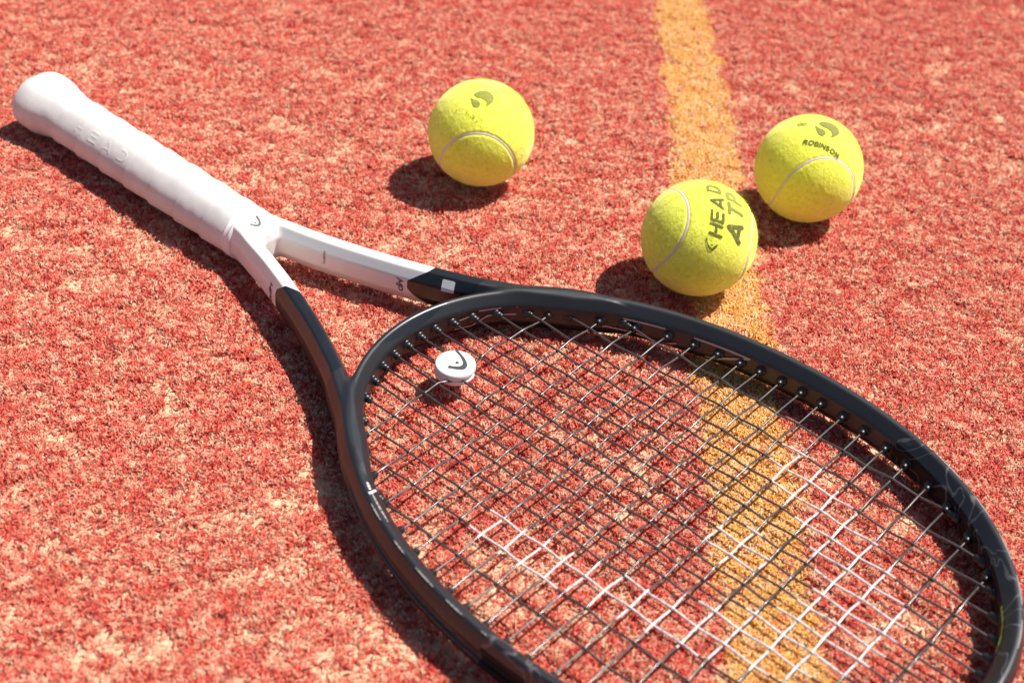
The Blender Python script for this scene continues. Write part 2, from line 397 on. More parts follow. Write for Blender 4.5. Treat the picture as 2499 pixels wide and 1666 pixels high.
def poly_shape(polys):
    P = np.array([p for q_ in polys for p in q_])
    def f(X, Y):
        r = np.zeros(X.shape, bool)
        for q_ in polys: r |= in_poly(X, Y, q_)
        return r
    return f, (P[:, 0].min(), P[:, 0].max(), P[:, 1].min(), P[:, 1].max())
def decal(name, shape, mapf, material, parent, cell=.3):
    f, (x0, x1, y0, y1) = shape
    nx = int((x1 - x0) / cell) + 2; ny = int((y1 - y0) / cell) + 2
    X, Y = np.meshgrid(x0 + (np.arange(nx) + .5) * cell, y0 + (np.arange(ny) + .5) * cell, indexing='ij')
    M = f(X, Y); ids = -np.ones((nx + 1, ny + 1), int); ii, jj = np.nonzero(M)
    used = np.zeros((nx + 1, ny + 1), bool)
    for a, b in ((0, 0), (1, 0), (1, 1), (0, 1)): used[ii + a, jj + b] = True
    ui, uj = np.nonzero(used); ids[ui, uj] = np.arange(len(ui))
    V = mapf(x0 + ui * cell, y0 + uj * cell)
    q_ = np.stack([ids[ii, jj], ids[ii + 1, jj], ids[ii + 1, jj + 1], ids[ii, jj + 1]], -1)
    return fast_mesh(name, V * MM, q_, material, parent)
def sphere_map(c, up, R):
    c = np.array(c, float); c /= np.linalg.norm(c); up = np.array(up, float); up -= (up @ c) * c; up /= np.linalg.norm(up); rt = np.cross(up, c)
    def f(a, b):
        r = np.hypot(a, b) + 1e-9; th = r / R
        return (np.cos(th)[:, None] * c + (np.sin(th) / r)[:, None] * (a[:, None] * rt + b[:, None] * up)) * R
    return f
LOGO_BIG = smooth_closed([(-.8, .58), (-.45, .86), (0, .97), (.55, .84), (.92, .4), (.98, -.05), (.75, -.5), (.28, -.9), (.36, -.5), (.2, -.22), (-.15, -.02), (-.55, .12), (-.82, .32)])
LOGO_SMALL = smooth_closed([(-1.12, .05), (-.85, -.15), (-.5, -.28), (-.26, -.48), (-.2, -.75), (-.42, -1.0), (-.72, -.93), (-.92, -.68), (-1.06, -.3)])
EMB = [(8.0, -6.9), (7.7, -4.7), (6.9, -1.9), (5.8, 1.2), (4.5, 3.7), (3.1, 5.6), (1.2, 6.9), (-0.7, 7.2), (-2.2, 6.4), (-4.0, 4.3), (-5.2, 2.3), (-6.3, 0.5), (-4.2, -0.8), (-3.4, 0.9), (-2.1, 2.5), (-0.6, 3.7), (0.9, 4.0), (2.4, 3.0), (3.8, 1.2), (5.0, -1.2), (5.8, -3.6), (6.5, -6.5)]
def brand_u(R):  # slanted open wedge with a dot, pointing to +y
    k = R / 7.0; dot = [(.35 + 1.05 * math.cos(a), .9 + 1.05 * math.sin(a)) for a in np.linspace(0, 6.2, 18)]
    return [[(x * k, y * k) for x, y in EMB], [(x * k, y * k) for x, y in dot]]

felt0, seam0, fuzz0 = ball_meshes()
for bi, (label, (bx, by), rot) in enumerate(BALLS):
    root = bpy.data.objects.new('tennis_ball', None); COL.objects.link(root); root.empty_display_size = .02
    root.location = (bx * MM, by * MM, 0)
    tag(root, label, 'tennis ball', 'tennis balls lying on the red court')
    Rm = Matrix(rot).to_quaternion().to_matrix().to_4x4(); Rm.translation = (0, 0, RB * MM)
    for src in (felt0, seam0, fuzz0):
        o = src if bi == 0 else src.copy()
        if bi: COL.objects.link(o)
        o.parent = root; o.matrix_local = Rm
        if src is fuzz0: o['kind'] = 'stuff'
    def put(name, shape, c, up, material, R=33.42, cell=.28):
        o = decal(name, shape, sphere_map(c, up, R), material, root, cell); o.location = (0, 0, RB * MM); return o
    scale_poly = lambda P, s, fx=0, fy=0: [(x * s + fx, y * s + fy) for x, y in P]
    if bi < 2:
        c = [(.0127, -.3528, .9356), (.160, -.180, .9667)][bi]; ct = [(-.1525, -.6708, .7258), (.0311, -.5596, .8282)][bi]
        up = [(-.03, 1, .4), (.20, 1, .4)][bi]; s = [6.7, 7.2][bi]
        put('emblem', poly_shape([scale_poly(LOGO_BIG, s), scale_poly(LOGO_SMALL, s)]), c, up, [INK_WORN, INK_EMB][bi])
        L, W = text_lines('ROBINSON', 2.8, 1.1)
        # the line of letters bends round the ball with the arc of its baseline
        Lb = [[(x, y - .012 * x * x * (1 if bi else .5)) for x, y in s_] for s_ in L]
        put('lettering', strokes_shape(Lb, .85), ct, (np.array(c) - np.array(ct)) + np.array([(.05, 0, 0), (0, 0, 0)][bi]), [INK_FADED, INK][bi])
        cr = [(-.4173, -.1526, .8959), (-.3022, -.0548, .9517)][bi]
        rings = [arc(-1.35, 0, 1.1, 1.1, 0, 360, 16), arc(1.35, 0, 1.1, 1.1, 0, 360, 16)]
        put('ring_mark', strokes_shape(rings, .75), cr, up, [INK_FADED, INK_WORN][bi])
    else:
        rows = [((.1537, -.7198, .677), 'H', 6.5), ((.1663, -.5425, .8234), 'E', 6.6), ((.155, -.29, .943), 'A', 6.7), ((.105, .03, .9925), 'D', 6.6),
                ((.485, -.62, .617), 'A', 9.2), ((.49, -.32, .811), 'T', 8.8), ((.455, -.0458, .889), 'P', 8.2)]
        for k, (c, ch, h) in enumerate(rows):
            c = np.array(c); rd = np.array((-.02, .9, .45)) if k < 4 else np.array((-.03, .9, .42))
            rd = rd - (rd @ c) * c; upv = np.cross(c, rd)   # up = left of the reading direction
            L, W = text_lines(ch, h, 0)
            L = [[(x * (.80 if k < 4 else .85) + .22 * y, y) for x, y in s_] for s_ in L]
            put('letter', strokes_shape(L, 1.65 if k < 4 else (2.6 if k == 4 else 2.1)), c, upv, INK_EMB if k in (3, 5) else (INK_WORN if k == 6 else INK))
        c = np.array((.1089, -.8664, .4873)); rd = np.array((-.02, .9, .45)); rd = rd - (rd @ c) * c; upv = np.cross(c, rd)
        o = put('emblem', poly_shape([[(-y, x) for x, y in q_] for q_ in brand_u(3.6)]), c, upv, INK)

# ------------------------------------------------------------------ racket placement (local x to its right looking down the face, y towards the tip, z up)
O = Vector((-24.606, 567.062, 14.0)) * MM
AX = Vector((.77998918, -.62574257, -.0079443)); SX = Vector((-.625762270, -.780013733, .000398559))
NZ = SX.cross(AX).normalized(); SX = AX.cross(NZ).normalized()
racket = bpy.data.objects.new('tennis_racket', None); COL.objects.link(racket); racket.empty_display_size = .05
mw = Matrix((SX, AX, NZ)).transposed().to_4x4(); mw.translation = O; racket.matrix_world = mw
tag(racket, 'black and white tennis racket with grey strings lying flat on the court', 'tennis racket')
FL = np.array([-1, 1, 1.])    # measured sideways coordinate -> local x

XS = np.array([5.04, 15.4, 26.21, 37.49, 49.5, 62.34, 76.62, 94.0])
MX = np.concatenate([-XS[::-1], XS])
CY = np.array([0.0, 22.78, 39.87, 56.77, 70.98, 84.8, 97.55, 108.99, 121.57, 133.9, 145.99, 159.45, 172.94, 187.37, 200.97, 216.74, 230.51, 247.42, 265.39])

def contour(n=1440):
    th = np.linspace(0, 2 * np.pi, n, endpoint=False); c, s = np.cos(th), np.sin(th)
    b = np.where(s > 0, 162., 183.); ex = np.where(s > 0, 2.1, 2.03)
    return np.stack([127.2 * np.sign(c) * np.abs(c) ** (2 / ex), 140 + b * np.sign(s) * np.abs(s) ** (2 / ex)], 1), th
CO, TH = contour()
CT = np.roll(CO, -1, 0) - np.roll(CO, 1, 0); CT /= np.linalg.norm(CT, axis=1)[:, None]; CN = np.stack([CT[:, 1], -CT[:, 0]], 1)
def wall_w(y): return 1 - .2 * np.clip((10 - y) / 35, 0, 1)     # the bridge is slimmer

HOOP = [(-.9, 10.7), (-1.9, 11.4), (-3.6, 11.4), (-4.8, 10.7), (-8.7, 6.2), (-9.4, 4.9), (-9.4, -4.4), (-9.0, -5.4), (-5.0, -10.6), (-3.8, -11.4), (-1.9, -11.4), (-.9, -10.7),
        (.5, -7.6), (1.5, -4.6), (1.5, -3.1), (-.2, -2.3), (-.2, 2.3), (1.5, 3.1), (1.5, 4.6), (.5, 7.6)]
SHAFT = [(2.2, 11.3), (3.2, 10.9), (6.1, 5.4), (6.4, 4.4), (6.4, -4.4), (6.1, -5.4), (3.2, -10.9), (2.2, -11.3), (-2.2, -11.3), (-3.2, -10.9), (-6.1, -5.4), (-6.4, -4.4), (-6.4, 4.4), (-6.1, 5.4), (-3.2, 10.9), (-2.2, 11.3)]
BLOCK = [(8.5, 11.2), (10, 9.8), (11, 5), (11, -5), (10, -9.8), (8.5, -11.2), (-8.5, -11.2), (-10, -9.8), (-11, -5), (-11, 5), (-10, 9.8), (-8.5, 11.2)]
def sect_table(poly):
    us = np.arange(-30, 30.01, .25); zs = np.arange(-16, 16.01, .25); U, Z = np.meshgrid(us, zs, indexing='ij')
    d = np.min([seg_dist(U, Z, poly[i], poly[(i + 1) % len(poly)]) for i in range(len(poly))], axis=0)
    return np.where(in_poly(U, Z, poly), -d, d)
def sect(tab, u, z):
    fu = np.clip((u + 30) / .25, 0, tab.shape[0] - 1.001); fz = np.clip((z + 16) / .25, 0, tab.shape[1] - 1.001)
    i = fu.astype(int); j = fz.astype(int); a = fu - i; b = fz - j
    return tab[i, j] * (1 - a) * (1 - b) + tab[i + 1, j] * a * (1 - b) + tab[i, j + 1] * (1 - a) * b + tab[i + 1, j + 1] * a * b
SHP = np.array([(8.1, -186), (8.1, -176), (8.9, -163), (12.2, -150), (17.3, -130), (25.2, -105), (36.2, -75), (49.5, -45), (58.5, -29), (68.5, -13), (79, 1.5), (89.5, 19), (100, 38)], float)
def densify(P, n=12):
    out = []
    for i in range(len(P) - 1):
        p0 = P[max(i - 1, 0)]; p1 = P[i]; p2 = P[i + 1]; p3 = P[min(i + 2, len(P) - 1)]
        for t in np.arange(n) / n: out.append(.5 * ((2 * p1) + (-p0 + p2) * t + (2 * p0 - 5 * p1 + 4 * p2 - p3) * t * t + (-p0 + 3 * p1 - 3 * p2 + p3) * t ** 3))
    return np.array(out + [P[-1]])
SHD = densify(SHP)

def build_frame():
    vx = .8
    xs = np.arange(-0.4 * vx, 133, vx) ; xs = np.arange(-133.2, 133.3, vx); ys = np.arange(-186, 306, vx); zs = np.arange(-13.2, 13.3, vx)
    X, Y = np.meshgrid(xs, ys, indexing='ij'); n2 = X.size; Pq = np.stack([X.ravel(), Y.ravel()], 1)
    u = np.empty(n2)
    for k in range(0, n2, 6000):
        q_ = Pq[k:k + 6000]; d2 = (q_[:, :1] - CO[None, ::2, 0]) ** 2 + (q_[:, 1:] - CO[None, ::2, 1]) ** 2
        i = d2.argmin(1) * 2; u[k:k + 6000] = ((q_ - CO[i]) * CN[i]).sum(1)
    u = u.reshape(X.shape); wv = wall_w(Y)
    AXx = np.abs(X); us = np.full(X.shape, 99.)
    sel = (Y < 46); xq = AXx[sel]; yq = Y[sel]; best = np.full(xq.shape, 99.); 
    for i in range(len(SHD) - 1):
        d = seg_dist(xq, yq, SHD[i], SHD[i + 1]); best = np.minimum(best, d)
    us[sel] = best + 7 * np.clip((yq - 8) / 36, 0, 1)
    ub = np.full(X.shape, 99.); ub[sel] = seg_dist(X[sel], Y[sel], (0, -200), (0, -160))
    F = np.full((len(xs), len(ys), len(zs)), 9., np.float32)
    tH, tS, tB = sect_table(HOOP), sect_table(SHAFT), sect_table(BLOCK)
    act = (np.abs(u + 4) < 16) | (us < 14) | (ub < 18)
    ai, aj = np.nonzero(act); uu = (u / wv)[ai, aj]; ss = us[ai, aj]; bb = ub[ai, aj]; yy = ys[aj]
    def smin(a, b, k):
        h = np.clip(.5 + .5 * (b - a) / k, 0, 1); return b + (a - b) * h - k * h * (1 - h)
    for kz, z in enumerate(zs):
        zz = np.full(uu.shape, z)
        a = sect(tH, uu, zz); b = sect(tS, ss, zz); a = np.where(yy > 46, a, smin(a, b, np.maximum(4.6 - 4.4 * np.clip((yy - 14) / 26, 0, 1), .2)))
        a = np.where(yy < -110, smin(a, sect(tB, bb, zz), 4.5), a)
        F[ai, aj, kz] = a
    F[:, ys < -169, :] = 5.
    # naive surface nets
    s = F < 0; nx, ny, nz = F.shape
    c = [s[i:nx - 1 + i, j:ny - 1 + j, k:nz - 1 + k] for i in (0, 1) for j in (0, 1) for k in (0, 1)]
    cnt = sum(q_.astype(np.int8) for q_ in c); cell = (cnt > 0) & (cnt < 8); ci, cj, ck = np.nonzero(cell)
    ids = -np.ones(cell.shape, np.int64); ids[ci, cj, ck] = np.arange(len(ci))
    acc = np.zeros((len(ci), 3)); nn = np.zeros(len(ci)); corners = [(i, j, k) for i in (0, 1) for j in (0, 1) for k in (0, 1)]
    for a in corners:
        for ax in range(3):
            if a[ax]: continue
            b = list(a); b[ax] = 1
            fa = F[ci + a[0], cj + a[1], ck + a[2]]; fb = F[ci + b[0], cj + b[1], ck + b[2]]; m_ = (fa < 0) != (fb < 0)
            t = np.where(m_, fa / (fa - fb + 1e-12), 0); p = np.tile(np.array(a, float), (len(ci), 1)); p[:, ax] = t
            acc += p * m_[:, None]; nn += m_
    V = np.stack([ci, cj, ck], 1) + acc / nn[:, None]
    V = V * vx + np.array([xs[0], ys[0], zs[0]])
    Q = []
    for ax in range(3):
        sl0 = [slice(None)] * 3; sl1 = [slice(None)] * 3; sl0[ax] = slice(0, -1); sl1[ax] = slice(1, None)
        e = s[tuple(sl0)] != s[tuple(sl1)]; i, j, k = np.nonzero(e); g = [i, j, k]
        o1, o2 = [q_ for q_ in range(3) if q_ != ax]
        ok = (g[o1] > 0) & (g[o2] > 0) & (g[o1] < F.shape[o1] - 1) & (g[o2] < F.shape[o2] - 1); g = [q_[ok] for q_ in g]
        inside_first = s[g[0], g[1], g[2]]
        def cid(d1, d2):
            h = [q_.copy() for q_ in g]; h[o1] -= d1; h[o2] -= d2; return ids[h[0], h[1], h[2]]
        quad = np.stack([cid(1, 1), cid(0, 1), cid(0, 0), cid(1, 0)], -1)
        flip = inside_first if ax != 1 else ~inside_first
        quad[~flip] = quad[~flip][:, ::-1]; Q.append(quad)
    return V, np.concatenate(Q)
FV, FQ = build_frame()
# paint split: g > 0 is black.  y0 follows the cut of the black paint on each shaft
x_, y_, z_ = FV.T
cx_ = np.interp(y_, SHD[:, 1], SHD[:, 0]); wl = np.abs(x_) - cx_          # + is outside
ybL = -111 + 1.2 * np.clip(z_ - 7, 0, 9) + 1.7 * np.clip(-wl + 2, 0, 7) + .35 * np.clip(-z_ - 4, 0, 9)
ybR = -71 + 1.25 * np.clip(z_ - 4.5, 0, 9) + 1.0 * np.clip(-z_ - 1, 0, 9)
g_ = np.where(x_ < 0, y_ - ybL, y_ - ybR)
FVl = FV * FL; FQl = FQ[:, ::-1]
fc = g_[FQ].mean(1); top = fc > 0

def frame_mat():
    M = mat('frame_paint', rough=.42, spec=.6); N = NB(M)
    at = N.n('ShaderNodeAttribute'); at.attribute_name = 'paint'
    bl = N.math('GREATER_THAN', at.outputs['Fac'], 0.)
    o_ = N.obj(); sx = N.n('ShaderNodeSeparateXYZ'); N.link(o_, sx.inputs[0])
    # pale flowing lines printed on the black upper hoop
    n1 = N.noise(o_, 34, 2, .5, 1.3); band = N.math('ABSOLUTE', N.math('SUBTRACT', n1, .5))
    vein = N.ramp(band, [(.0, (1, 1, 1)), (.007, (.5, .5, .5)), (.016, (0, 0, 0))])
    up = N.math('GREATER_THAN', N.math('ADD', sx.outputs['Y'], N.math('MULTIPLY', sx.outputs['X'], .25)), .163)
    vv = N.math('MULTIPLY', N.math('MULTIPLY', vein, up), .5)
    ns = N.noise(o_, 60, 3)
    blk = N.mix(ns, (.0055, .0065, .0095), (.010, .011, .015))
    blk = N.mix(vv, blk, (.20, .19, .20))
    c = N.mix(bl, (.76, .745, .72), blk); N.link(c, N.b.inputs['Base Color'])
    gl = N.math('MULTIPLY', up, bl)
    hp = N.math('GREATER_THAN', sx.outputs['Y'], -.036); r = N.math('SUBTRACT', N.math('ADD', .34, N.math('MULTIPLY', N.math('MULTIPLY', bl, hp), .15)), N.math('MULTIPLY', gl, .07)); N.link(r, N.b.inputs['Roughness'])
    N.b.inputs['Coat Weight'].default_value = .12; N.b.inputs['Coat Roughness'].default_value = .3; N.b.inputs['Specular IOR Level'].default_value = .58
    # black plastic grommet and bumper strip round the tip is duller than the paint
    az_ = N.math('ABSOLUTE', sx.outputs['Z']); stp = N.math('MULTIPLY', gl, N.math('LESS_THAN', az_, .0062))
    N.link(N.math('SUBTRACT', .58, N.math('MULTIPLY', stp, .48)), N.b.inputs['Specular IOR Level'])
    N.link(N.math('MULTIPLY', N.math('SUBTRACT', 1., stp), .12), N.b.inputs['Coat Weight'])
    N.bump(N.noise(o_, 2600, 2), .00002, .35)
    return M
FM = frame_mat()
def sub_frame(name, mask):
    q_ = FQl[mask]; ui, inv = np.unique(q_, return_inverse=True)
    o = fast_mesh(name, FVl[ui] * MM, inv.reshape(q_.shape), FM, racket)
    a = o.data.attributes.new('paint', 'FLOAT', 'POINT'); a.data.foreach_set('value', g_[ui].astype(np.float32)); return o
hoop_o = sub_frame('frame', top); throat_o = sub_frame('throat', ~top)
throat_o['label'] = 'glossy white throat and shafts'; hoop_o['label'] = 'black oval head frame'

# ------------------------------------------------------------------ grip
def grip_r(phi, ax, az, ac):
    k = 9.; c, s = np.abs(np.cos(phi)), np.abs(np.sin(phi)); d = np.abs(np.cos(phi - np.pi / 4)); e = np.abs(np.cos(phi + np.pi / 4))
    v = (c / ax) ** k + (s / az) ** k + (d / ac) ** k + (e / ac) ** k
    return v ** (-1 / k)
ny, nphi = 700, 220
yl = np.linspace(-379.5, -170.5, ny); ph = np.arange(nphi) / nphi * 2 * np.pi
YY, PH = np.meshgrid(yl, ph, indexing='ij')
fl = np.clip((-342 - YY) / 24, 0, 1); fl = fl * fl * (3 - 2 * fl)
endr = np.sqrt(np.clip(1 - (np.clip((-367.5 - YY) / 12.1, 0, 1)) ** 2.6, 0, 1))
shr = 1 - .015 * np.clip((YY + 215) / 45, 0, 1)
ax = (17.4 * shr + 5.0 * fl); az = (15.4 * shr + 2.9 * fl); ac = (16.1 * shr + 4.1 * fl)
RR = grip_r(PH, ax, az, ac)
pitch = 24.0; hel = ((YY - PH / (2 * np.pi) * pitch) / pitch) % 1.0
wrap = 1.0 * np.clip((hel - .0) / .03, 0, 1) - 1.0 * hel ** 1.3 - .6 * np.exp(-((hel - .985) / .012) ** 2) + .22 * np.exp(-((hel - .05) / .02) ** 2)
wrap = wrap + .14 * vnoise(YY + 500, PH * 17, 5, 21) + .22 * vnoise(YY + 500, PH * 17 + 90, 13, 22)
RR = (RR + wrap * (1 - .5 * fl)) * endr
Lt, _w = text_lines('HEAD', 6.4, 7.5)
f_, _b = strokes_shape(Lt, 1.1); RR = RR + .14 * f_((YY + 290).ravel(), ((PH - np.pi / 4 + .06) * 17).ravel()).reshape(YY.shape)
RR = RR - 5.5 * np.clip((YY + 172.3) / 1.8, 0, 1) ** 1.6      # the tape end tucks under the collar
GX_ = RR * np.cos(PH); GZ_ = RR * np.sin(PH)
gv = np.stack([GX_, YY, GZ_], -1).reshape(-1, 3)
idx = np.arange(ny * nphi).reshape(ny, nphi); nx_ = np.roll(idx, -1, 1)
gq = np.stack([idx[:-1], nx_[:-1], nx_[1:], idx[1:]], -1).reshape(-1, 4)
def grip_mat():
    M = mat('white_overgrip', (.80, .775, .745), .62, .3, sheen=.2); N = NB(M); o_ = N.obj()
    c = N.ramp(N.noise(o_, 45, 4, .6), [(.35, (.62, .59, .57)), (.6, (.70, .68, .655))]); N.link(c, N.b.inputs['Base Color'])
    N.bump(N.math('ADD', N.noise(o_, 1400, 2, .6), N.math('MULTIPLY', N.noise(o_, 260, 3), .6)), .00012, .5); return M
GM = grip_mat()
grip = fast_mesh('grip', gv * MM, gq[:, ::-1], GM, racket)
# finishing collar: two soft ridges
yl2 = np.linspace(-174.5, -164.5, 90); YC, PC = np.meshgrid(yl2, ph, indexing='ij')
rc = grip_r(PC, 17.0, 13.3, 16.2) + .75 * np.exp(-((YC + 171.2) / 1.1) ** 2) + .6 * np.exp(-((YC + 167.6) / .8) ** 2)  - 4.5 * np.clip((YC + 166.6) / 2.1, 0, 1) ** 1.6
cv_ = np.stack([rc * np.cos(PC), YC, rc * np.sin(PC)], -1).reshape(-1, 3)
idx = np.arange(90 * nphi).reshape(90, nphi); nx_ = np.roll(idx, -1, 1)
cq = np.stack([idx[:-1], nx_[:-1], nx_[1:], idx[1:]], -1).reshape(-1, 4)
collar = fast_mesh('collar', cv_ * MM, cq[:, ::-1], mat('white_rubber', (.78, .76, .76), .45, .4), racket)

# raised letters on the grip's slanting bevel (facing the camera side)
def grip_map(yc, phi0, lift=.0):
    def f(a, b):
        y = yc + b; phi = phi0 + a / 16.5
        one = np.ones_like(y); fl_ = 0 * one
        r = grip_r(phi, 17.4 * one, 15.4 * one, 16.1 * one) + .28 + lift
        return np.stack([r * np.cos(phi), y, r * np.sin(phi)], -1)
    return f

# ------------------------------------------------------------------ strings
def string_mat():
    M = mat('grey_string', (.085, .085, .09), .34, .8, metal=.0, coat=.3, coat_r=.14); N = NB(M)
    at = N.n('ShaderNodeAttribute'); at.attribute_name = 'stencil'
    wn = N.ramp(N.noise(N.obj(), 420, 3, .65), [(.30, (.25, .25, .25)), (.52, (1, 1, 1))])
    c = N.mix(N.math('MULTIPLY', N.math('GREATER_THAN', at.outputs['Fac'], .5), wn), N.ramp(N.noise(N.obj(), 300, 2), [(.3, (.030, .026, .025)), (.7, (.062, .054, .052))]), (.70, .65, .63)); N.link(c, N.b.inputs['Base Color']); return M
SM = string_mat()
def inner_hit(fixed, along_x, sign):
    """where a string line meets the inner wall; returns the running coordinate and index"""
    i = 0 if along_x else 1; j = 1 - i
    P = CO - CN * (9.4 * wall_w(CO[:, 1]))[:, None]
    d = P[:, j] - fixed; nxt = np.roll(d, -1); c = np.nonzero((d < 0) != (nxt < 0))[0]
    v = []
    for k in c:
        k2 = (k + 1) % len(P); t = d[k] / (d[k] - d[k2]); v.append(P[k, i] * (1 - t) + P[k2, i] * t)
    return max(v) if sign > 0 else min(v)
def tube(name, pts, r, nseg=8, parent=racket, material=SM):
    P = np.array(pts); T = np.gradient(P, axis=0); T /= np.linalg.norm(T, axis=1)[:, None]
    up = np.array([0, 0, 1.]); S = np.cross(T, up); S /= np.linalg.norm(S, axis=1)[:, None]; U = np.cross(S, T)
    a = np.arange(nseg) / nseg * 2 * np.pi
    V = (P[:, None] + r * (np.cos(a)[None, :, None] * S[:, None] + np.sin(a)[None, :, None] * U[:, None])).reshape(-1, 3) * FL
    n = len(P); idx = np.arange(n * nseg).reshape(n, nseg); nx_ = np.roll(idx, -1, 1)
    q_ = np.stack([idx[:-1], nx_[:-1], nx_[1:], idx[1:]], -1).reshape(-1, 4)
    o = fast_mesh(name, V * MM, q_, material, parent)
    st = (in_poly(P[:, 0], P[:, 1], STENCIL) | (np.hypot(P[:, 0] - 1, P[:, 1] - 173) < 15)).astype(np.float32)
    at = o.data.attributes.new('stencil', 'FLOAT', 'POINT'); at.data.foreach_set('value', np.repeat(st, nseg)); return o
# emblem stencilled in white ink on the string bed
STENCIL = [(-81, 78), (-80.7, 97), (-79.8, 109), (-78, 121), (-76, 134), (-74.5, 146), (-71.6, 159), (-68, 173), (-65, 187), (-61, 202), (-54, 217), (-45, 231), (-27, 248), (-5, 256), (12, 255), (26, 247.5), (42, 230.6), (51, 216.6), (61, 200.7), (67, 188), (74, 173), (78, 158), (80, 148),
           (57, 150), (49.9, 159), (42.5, 173), (34, 188), (22, 201), (8, 212), (-8, 209), (-23, 201), (-33, 187.6), (-41, 173.6), (-48.6, 160), (-49.5, 146), (-52.6, 134), (-55, 122), (-57.4, 108.5), (-59.7, 98), (-61.6, 84.5), (-62.5, 77)]
DC = np.array([-.7, -4.2]); DR = 10.75           # dampener centre and radius
ends = []
jit = np.random.default_rng(5)
mx_j = jit.normal(0, .10, (16, 19)); cy_j = jit.normal(0, .14, (16, 19))
for mi in range(16):
    x0 = MX[mi]; ya, yb = inner_hit(x0, False, -1), inner_hit(x0, False, 1)
    K = [(ya - 3.5, x0, 0)] + [(CY[c], x0 + mx_j[mi, c], (.52 if (mi + c) % 2 else -.52)) for c in range(19) if ya + 2 < CY[c] < yb - 2] + [(yb + 3.5, x0, 0)]
    if mi in (7, 8): K.insert(1, (DC[1], x0, 0))
    pts = []
    for (y0, xa, za), (y1, xb, zb) in zip(K[:-1], K[1:]):
        for t in np.linspace(0, 1, 8, endpoint=False):
            s_ = .5 - .5 * math.cos(math.pi * t); pts.append((xa + (xb - xa) * t, y0 + (y1 - y0) * t, za + (zb - za) * s_))
    pts.append((K[-1][1], K[-1][0], K[-1][2]))
    tube('main_string', pts, .60); ends += [(x0, ya, 0, 1), (x0, yb, 0, -1)]
for c in range(19):
    y0 = CY[c]; xa, xb = inner_hit(y0, True, -1), inner_hit(y0, True, 1)
    def pull(x):   # the first cross is pushed up the bed by the dampener
        return 0. if c else 3.6 * math.exp(-((x - DC[0]) / 9.) ** 4) * 1.0 - 2.2 * math.exp(-((abs(x) - 26) / 22.) ** 2)
    K = [(xa - 3.5, y0, 0)] + [(MX[m_], y0 + cy_j[m_, c] + pull(MX[m_]), (-.66 if (m_ + c) % 2 else .66)) for m_ in range(16) if xa + 2 < MX[m_] < xb - 2] + [(xb + 3.5, y0, 0)]
    pts = []
    for (x0, ya, za), (x1, yb, zb) in zip(K[:-1], K[1:]):
        for t in np.linspace(0, 1, 8, endpoint=False):
            s_ = .5 - .5 * math.cos(math.pi * t); pts.append((x0 + (x1 - x0) * t, ya + (yb - ya) * t, za + (zb - za) * s_))
    pts.append(K[-1]); tube('cross_string', pts, .60); ends += [(xa, y0, 1, 0), (xb, y0, -1, 0)]

# ------------------------------------------------------------------ grommets
GRM = mat('grommet_plastic', (.010, .010, .011), .36, .5)
prof = [(-2.6, 3.0), (.5, 3.0), (.8, 2.6), (.9, 2.1), (3.1, 2.0), (3.9, 1.8), (4.3, 1.35), (4.35, .8), (3.6, .62)]
a = np.arange(14) / 14 * 2 * np.pi
gvv = np.array([(yy, r * math.cos(t), r * math.sin(t)) for yy, r in prof for t in a]); n_ = 14
idx = np.arange(len(prof) * n_).reshape(len(prof), n_); nx_ = np.roll(idx, -1, 1)
gqq = np.stack([idx[:-1], nx_[:-1], nx_[1:], idx[1:]], -1).reshape(-1, 4)
g0 = fast_mesh('grommet', gvv * MM, gqq, GRM, racket)
first = True
for (x, y, dx, dy) in ends:
    o = g0 if first else g0.copy()
    if not first: COL.objects.link(o)
    first = False
    o.parent = racket; o.location = Vector((-x, y, 0)) * MM; o.rotation_euler = (0, 0, math.atan2(dy, -dx))

# ------------------------------------------------------------------ printed marks and a yellow streak on the frame
INKD = mat('dark_print', (.018, .018, .02), .4, .4); INKE = mat('emblem_print', (.07, .066, .066), .4, .4); INKG = mat('grey_print', (.16, .155, .15), .35, .4)
PALE = mat('pale_print', (.44, .37, .35), .45, .3); WORN = mat('worn_paint', (.26, .22, .21), .5, .3); WHT = mat('white_print', (.78, .78, .77), .35, .4)
top_map = lambda cx, cy, z: (lambda a_, b_: np.stack([-(cx + a_), cy + b_, np.full(a_.shape, z)], 1))
# emblem on the throat: wedge opening toward the butt
TOPV = FV[(FV[:, 2] > 8) & (FV[:, 1] < -145)]
def drape_map(cx, cy):
    def f(a_, b_):
        q_ = np.stack([cx + a_, cy + b_], 1); z = np.empty(len(q_))
        for k in range(0, len(q_), 500):
            d = ((q_[k:k + 500, None] - TOPV[None, :, :2]) ** 2).sum(2); i = np.argsort(d, axis=1)[:, :4]; z[k:k + 500] = TOPV[i, 2].max(1)
        return np.stack([-q_[:, 0], q_[:, 1], z + .14], 1)
    return f
decal('emblem', poly_shape(brand_u(4.3)), drape_map(-.4, -162.2), INKG, racket, .25)
IZ = np.array([-11, -9, -5.4, -4.4, 4.9, 6.2, 9, 11.]); IU = np.array([-4.2, -6.0, -9.0, -9.4, -9.4, -8.7, -6.3, -4.4])
def inner_pt(deg, z, off=.62):
    t = (np.asarray(deg) % 360) / 360 * len(CO); i = t.astype(int) % len(CO)
    base = CO[i] + CT[i] * 0; nrm = CN[i]; z = np.asarray(z, float)
    u = np.interp(z, IZ, IU) * wall_w(base[:, 1]) - off
    p = base + nrm * u[:, None]; return np.stack([-p[:, 0], p[:, 1], z], 1)
